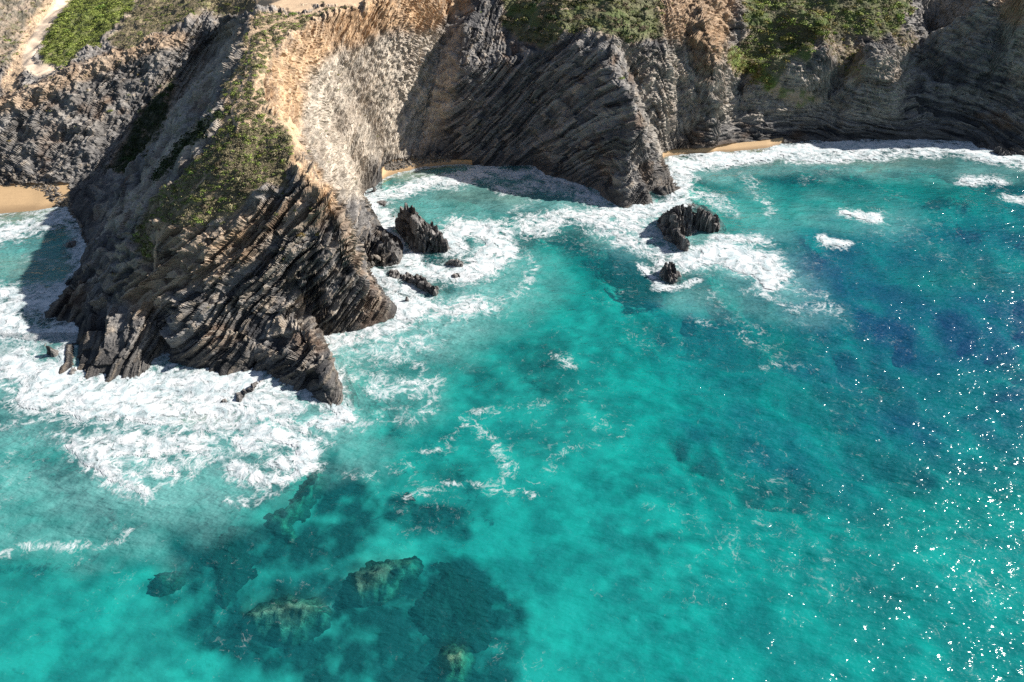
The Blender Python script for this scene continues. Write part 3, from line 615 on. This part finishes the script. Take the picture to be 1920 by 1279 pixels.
# thick surf standing a little proud of the water
LP = SP.copy(); LP[:, 2] += .03+lump.ravel()
thick = (foam.ravel()[SF].min(1) > .66) & (rs[None].repeat(NAs, 0).ravel()[SF].max(1) < 420)
fx, fy = qx.ravel()[SF].mean(1), qy.ravel()[SF].mean(1)
zones = [('left cove', 'white surf and backwash filling the small cove left of the headland', (fx < 170) & (fy < 655)),
 ('front', 'wide churning white surf breaking at the foot of the headland', (fx < 680) & (fy >= 625)),
 ('right', 'foam streaming round the rocks between headland and cove', (fx >= 170) & (fx < 960) & ~((fx < 680) & (fy >= 625))),
 ('prom', 'foam swirling off the dark promontory and crescent rock', (fx >= 960) & (fx < 1490) & (fy > 312)),
 ('beach', 'long white breaker washing along the foot of the right cliffs', ((fx >= 960) & (fy <= 312)) | (fx >= 1490))]
for nm, lb, zn in zones:
    k = thick & zn
    c, f, e = submesh(LP, SF, k, [foam.ravel()])
    tag(mesh_obj('sea_foam', c, f, M_FOAM, attrs={'foam': e[0]}), lb, 'surf', None, 'stuff')

# seabed: sand with darker weed
sb = slice(None, None, 2)
bx, by, bz = sx[sb, sb], sy[sb, sb], bedz[sb, sb]
qx, qy = project(bx, by, bz*0)
jx = qx+w1[sb, sb]*34*persp[:, sb]; jy = qy+w2[sb, sb]*22*persp[:, sb]
DK = [([(1000,630),(1045,690)],30,.9),([(860,650),(925,715)],20,.7),([(1340,780),(1420,830),(1500,870)],40,.8),([(1500,560),(1600,640),(1720,700)],50,.6),([(1235,985),(1240,990)],17,.85),([(1680,1050),(1720,1080)],22,.6),([(1000,795),(1030,810)],16,.6),([(850,850),(870,870)],17,.9),([(1170,870),(1200,890)],14,.45),
 ([(1640,780),(1760,860)],25,.6),([(1790,790),(1850,800)],16,.6),([(430,980),(560,1010),(640,960),(620,870)],30,.95),([(370,1090),(470,1110),(600,1080),(650,1060)],42,.9),([(400,1130),(480,1190),(600,1220),(650,1190)],40,1),([(370,960),(385,1100),(420,1160)],34,1),([(660,1090),(700,1160),(790,1190)],36,1),([(830,1060),(870,1090),(930,1120),(930,1200)],34,1),([(760,1100),(860,1080),(930,1160),(900,1230),(770,1210)],40,1),([(780,1250),(800,1300)],30,1),([(260,1080),(280,1085)],12,.8),([(740,930),(830,960)],22,1),([(380,960),(370,1040)],20,.7),([(1460,1040),(1500,1050)],16,.3),([(1150,770),(1160,775)],16,.4)]
dark = np.zeros_like(bx)
for p, wd, d in DK:
    lowr = d >= .95
    dark = np.maximum(dark, stk(p, wd*1.15, d if lowr else d*.66, .7 if lowr else 1.3, 1.0 if lowr else 1.2))
dark = np.clip(dark*(1+1.1*fbm(bx/2.5, by/2.5, bx*0+8, 4))-.15*sstep(.1, .4, fbm(bx/5, by/5, bx*0+18, 3)), 0, 1)
patch = .9*fbm(bx/6, by/6, bx*0+3, 4)+.9*fbm(bx/2.6, by/1.7, bx*0+13, 3)
bc = lerp(np.broadcast_to(C(.33,.385,.33), bx.shape+(3,)), np.broadcast_to(C(.14,.19,.17), bx.shape+(3,)), np.clip(.5+patch, 0, 1))
bc = lerp(bc, np.broadcast_to(C(.012,.020,.020), bx.shape+(3,)), np.clip(dark*1.1, 0, 1))
c = np.stack([bx, by, bz], -1).reshape(-1, 3)
tag(mesh_obj('seabed', c, grid_faces(*bx.shape), M_BED, cols=bc.reshape(-1, 3)), kind='structure')

# ------------------------------------------------------------ shrubs and boulders
def shrub_mesh(name, n, seed, c0, c1, flat=.55):
    r = np.random.default_rng(seed); V = []; Fq = []; Cc = []
    for i in range(n):
        th = r.random()*6.283; ph = math.acos(r.random()); rad = .75+.35*r.random()
        rad *= 1+.25*math.sin(3*th+seed)
        d = np.array([math.sin(ph)*math.cos(th), math.sin(ph)*math.sin(th), math.cos(ph)*flat]); p = d*rad
        t = np.cross(d, r.normal(size=3)); t /= np.linalg.norm(t)+1e-6; b = np.cross(d/np.linalg.norm(d), t)
        s = .10+.12*r.random(); k = len(V); tip = d*(.12+.2*r.random())
        V += [p-t*s-b*s*.6, p+t*s-b*s*.6+tip*.3, p+t*s*.3+b*s+tip, p-t*s*.6+b*s*.8]; Fq.append([k, k+1, k+2, k+3])
        c = np.array(c0)*(1-(q := r.random()))+np.array(c1)*q; Cc += [c]*4
    return np.array(V), np.array(Fq), np.array(Cc)
KINDS = {'dull': ((.085,.078,.042),(.29,.235,.145)), 'green': ((.07,.085,.025),(.20,.22,.06)), 'bright': ((.13,.18,.035),(.32,.37,.09)), 'dark': ((.02,.035,.012),(.05,.08,.025)), 'ochre': ((.12,.10,.03),(.26,.20,.06))}
PROTO = {}
for ki, (k, (a, b)) in enumerate(KINDS.items()):
    PROTO[k] = [shrub_mesh(k, 120, 10*ki+j, a, b) for j in range(3)]
small = {k: [shrub_mesh(k, 34, 99+10*ki+j, *KINDS[k]) for j in range(2)] for ki, k in enumerate(KINDS)}
flat_idx = np.arange(NA*NR).reshape(NA, NR)
qx, qy = project(x, y, z)
vis = (qx > -60) & (qx < 1980) & (qy > -40) & (Nn[..., 2] > .25)
# cells are not of equal size: weight by area
area = np.linalg.norm(du, axis=-1)*np.linalg.norm(dv, axis=-1)
def pick(mask_, n, r):
    wgt = (mask_*area*vis).ravel(); wgt = np.where(wgt > 0, wgt, 0); return r.choice(NA*NR, n, p=wgt/wgt.sum())
r2 = np.random.default_rng(21)
PF = P2.reshape(-1, 3)
stray = rocky*(1-sand)*sstep(6, 14, z)*(.25+sstep(0, .5, n4))
SHR = [('crest', veg_top*brk**2*(1-net*upper)**2*(1-spath)*(1-plate), 190, 2300, ('dull','dull','green','dull','bright'), (.4, 1.05), 'low rounded olive shrub among sandy paths on the headland crest', 'low shrubs on the headland crest'),
 ('valley', veg_val*(1-road), 20, 1000, ('bright','green','bright'), (.9, 2.0), 'bright green bush in the valley beside the dirt track', 'bushes beside the dirt track'),
 ('val2', veg_val2+veg_l, 10, 900, ('dull','green'), (.7, 1.6), 'dull green bush on the slope above the left cliff', 'bushes above the left cliff'),
 ('prom', veg_p2*brk**2, 45, 600, ('green','dark','dull'), (.9, 2.4), 'dark green shrub hanging on top of the promontory', 'shrubs on top of the promontory'),
 ('right', veg_r*brk**2, 45, 800, ('green','bright','dull','bright','ochre'), (.9, 2.4), 'green shrub on the upper slope of the right cliffs', 'shrubs on the right slope'),
 ('yellow', np.clip(veg_y+veg_m*.5, 0, 1), 15, 400, ('ochre','bright','ochre'), (.5, 1.2), 'yellow-green low plant on the right cliff face', 'yellow plants on the right cliff'),
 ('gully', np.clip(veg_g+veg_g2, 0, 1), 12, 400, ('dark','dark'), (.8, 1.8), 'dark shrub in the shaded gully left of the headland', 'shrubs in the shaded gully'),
 ('stray', stray*sstep(.25, .6, Nn[..., 2])*.3, 25, 500, ('green','dull','ochre'), (.4, 1.0), 'lone small shrub rooted in the bare rock face', 'lone shrubs on rock')]
meshes = {}
for k, L in PROTO.items():
    for j, (V, Fq, Cc) in enumerate(L):
        o = mesh_obj('shrub', V, Fq, M_LEAF, cols=Cc, smooth=False); meshes[(k, j)] = o.data; bpy.data.objects.remove(o)
ADJ = {'dull': 'dull olive', 'green': 'mid green', 'bright': 'bright green', 'dark': 'dark green', 'ochre': 'ochre-tinged'}
WHERE = {'crest': [(0, 60, 'at the inland end of the headland crest by the bare plateau'), (60, 130, 'on the upper crest where sandy paths branch'), (130, 200, 'on the narrow middle of the crest above the tan wall'), (200, 255, 'by the narrow neck of the crest path'),
   (255, 310, 'on the upper bulge of the seaward crest'), (310, 365, 'on the lower bulge above the dark front face'), (365, 999, 'trailing down the lower left of the headland front')],
 'prom': [(-99, 25, 'along the top edge of the promontory'), (25, 999, 'hanging over the dark wall of the promontory')], 'right': [(-99, 30, 'along the top of the right slope'), (30, 75, 'midway down the right slope'), (75, 999, 'at the lower edge of the right slope')],
 'valley': [(-99, 40, 'up the valley beside the dirt track'), (40, 80, 'in mid valley right of the track'), (80, 999, 'near the bend of the dirt track')],
 'yellow': [(-99, 140, 'under the green slope of the right cliff'), (140, 999, 'low on the right cliff face above the ledges')], 'gully': [(-99, 230, 'high in the shaded gully'), (230, 290, 'halfway down the shaded gully'), (290, 999, 'low in the shaded gully')],
 'val2': [(-99, 999, 'on the slope above the left cliff')], 'stray': [(-99, 999, 'rooted in bare rock')]}
def shrub_label(nm, k, s, lo, hi, i):
    sz = ('small', 'medium', 'large')[int(np.clip((s-lo)/(hi-lo)*3.6, 0, 2))]
    py = float(qy.ravel()[i]); px = float(qx.ravel()[i])
    if nm == 'stray':
        wh = 'rooted in bare rock of the ' + ('far left cliff' if px < 250 else 'headland' if px < 660 else 'pale cove wall' if px < 850 else 'dark promontory' if px < 1250 else 'right cliffs')
    else: wh = next((t for a_, b_, t in WHERE[nm] if a_ <= py < b_), WHERE[nm][0][2])
    if nm in ('prom', 'right'):
        a_, b_ = (930, 1260) if nm == 'prom' else (1350, 1720); wh += (', left part', ', middle part', ', right part')[int(np.clip((px-a_)/(b_-a_)*3, 0, 2))]
    return f'{sz} {ADJ[k]} shrub {wh}'
for nm, mk, nbig, nsm, kinds, (s0_, s1_), lb, grp in SHR:
    idx = pick(mk, nbig, r2)
    for i in idx:
        p = PF[i]; k = kinds[int(r2.integers(len(kinds)))]
        o = bpy.data.objects.new('shrub', meshes[(k, int(r2.integers(3)))]); COL.objects.link(o)
        s = s0_+(s1_-s0_)*r2.random()**1.5
        o.location = (p[0], p[1], p[2]-.12*s); o.scale = (s*(.8+.5*r2.random()), s*(.8+.5*r2.random()), s*(.7+.4*r2.random())); o.rotation_euler = (0, 0, r2.random()*6.28)
        tag(o, shrub_label(nm, k, s, s0_, s1_, i), 'shrub', grp)
    idx = pick(mk, nsm, r2); VV = []; FF = []; CC = []; off = 0
    for i in idx:
        V, Fq, Cc = small[kinds[int(r2.integers(len(kinds)))]][int(r2.integers(2))]
        s = (s0_+(s1_-s0_)*r2.random())*.75; a = r2.random()*6.28; ca, sa = math.cos(a), math.sin(a)
        W = V*s; W = np.stack([W[:, 0]*ca-W[:, 1]*sa, W[:, 0]*sa+W[:, 1]*ca, W[:, 2]*.8], 1)+PF[i]-np.array([0, 0, .1*s])
        VV.append(W); FF.append(Fq+off); CC.append(Cc*(.75+.5*r2.random())); off += len(V)
    lab = {'crest': 'mat of small olive scrub covering the headland crest', 'valley': 'bright green scrub filling the valley floor', 'val2': 'dull scrub above the left cliff', 'prom': 'scrub on top of the promontory',
           'right': 'scrub covering the upper right slope', 'yellow': 'yellowish ground plants on the right cliff', 'gully': 'dark scrub in the shaded gully', 'stray': 'sparse tufts rooted across the bare cliffs'}[nm]
    tag(mesh_obj('scrub', np.concatenate(VV), np.concatenate(FF), M_LEAF, cols=np.concatenate(CC), smooth=False), lab, 'scrub', None, 'stuff')

import bmesh
def boulder_mesh(seed, c):
    bm = bmesh.new(); bmesh.ops.create_icosphere(bm, subdivisions=2, radius=1)
    r = np.random.default_rng(seed)
    for _ in range(9):                             # cut flat facets
        n = Vector(r.normal(size=3)).normalized(); k = .55+.3*r.random()
        for v in bm.verts:
            d = v.co.dot(n)
            if d > k: v.co -= n*(d-k)
    sc = Vector((1, .75, .6))
    V = np.array([[v.co.x*sc.x, v.co.y*sc.y, v.co.z*sc.z] for v in bm.verts]); Ff = np.array([[v.index for v in f.verts] for f in bm.faces]); bm.free()
    return V, Ff, np.tile(np.array(c), (len(V), 1))
BM = [boulder_mesh(i, c) for i, c in enumerate([(.10,.09,.08),(.16,.14,.12),(.07,.065,.06),(.22,.19,.16)])]
bmesh_ = []
for V, Ff, Cc in BM:
    o = mesh_obj('boulder', V, Ff, M_ROCK, cols=Cc, smooth=False); bmesh_.append(o.data); bpy.data.objects.remove(o)
BO = [([(0,330),(40,337),(80,345),(104,366),(125,390)], 15, 70, 500, (.4, 1.3), 'boulder behind the sand of the left cove', 'boulders behind the left beach'),
 ([(130,400),(150,430),(160,455)], 9, 25, 60, (.4, 1.2), 'wave-washed boulder at the shaded left foot of the headland', 'boulders at the headland foot'),
 ([(728,312),(770,304),(810,298),(840,296)], 10, 90, 1300, (.35, .95), 'cobble on the small cove beach', 'cobbles on the cove beach'),
 ([(670,450),(690,480),(720,490),(660,500)], 12, 35, 150, (.4, 1.3), 'broken block at the right foot of the headland', 'blocks at the right foot of the headland')]
for pts, wd, nb_, ns_, (a, b), lb, grp in BO:
    m = (1-sstep(wd*.6, wd, segdist(pts, qx, qy)))*(z > -.3)*(z < 9)
    for i in pick(m, nb_, r2):
        p = PF[i]; s = a+(b-a)*r2.random()**2
        bk = int(r2.integers(4)); o = bpy.data.objects.new('boulder', bmesh_[bk]); COL.objects.link(o)
        o.location = (p[0], p[1], p[2]+.1*s); o.scale = (s, s*(.7+.5*r2.random()), s*(.7+.5*r2.random())); o.rotation_euler = tuple(r2.random(3)*6.28)
        fr_ = (float(qx.ravel()[i])-min(q_[0] for q_ in pts))/(max(q_[0] for q_ in pts)-min(q_[0] for q_ in pts))
        tag(o, ('small ', 'medium ', 'large ')[int(np.clip((s-a)/(b-a)*3, 0, 2))]+('brown-grey ', 'pale grey ', 'blackish ', 'lightest grey ')[bk]+lb+(', toward the left', ', midway along', ', toward the right')[int(np.clip(fr_*3, 0, 2))], 'boulder', grp)
    VV = []; FF = []; CC = []; off = 0
    for i in pick(m, ns_, r2):
        V, Ff, Cc = BM[int(r2.integers(4))]; s = a*(.5+.6*r2.random()); al = r2.random()*6.28; ca, sa = math.cos(al), math.sin(al)
        W = V*s; W = np.stack([W[:, 0]*ca-W[:, 1]*sa, W[:, 0]*sa+W[:, 1]*ca, W[:, 2]], 1)+PF[i]
        VV.append(W); FF.append(Ff+off); CC.append(Cc*(.7+.6*r2.random())); off += len(V)
    tag(mesh_obj('rubble', np.concatenate(VV), np.concatenate(FF), M_ROCK, cols=np.concatenate(CC), smooth=False), 'small stones among the '+grp, 'rubble', None, 'stuff')
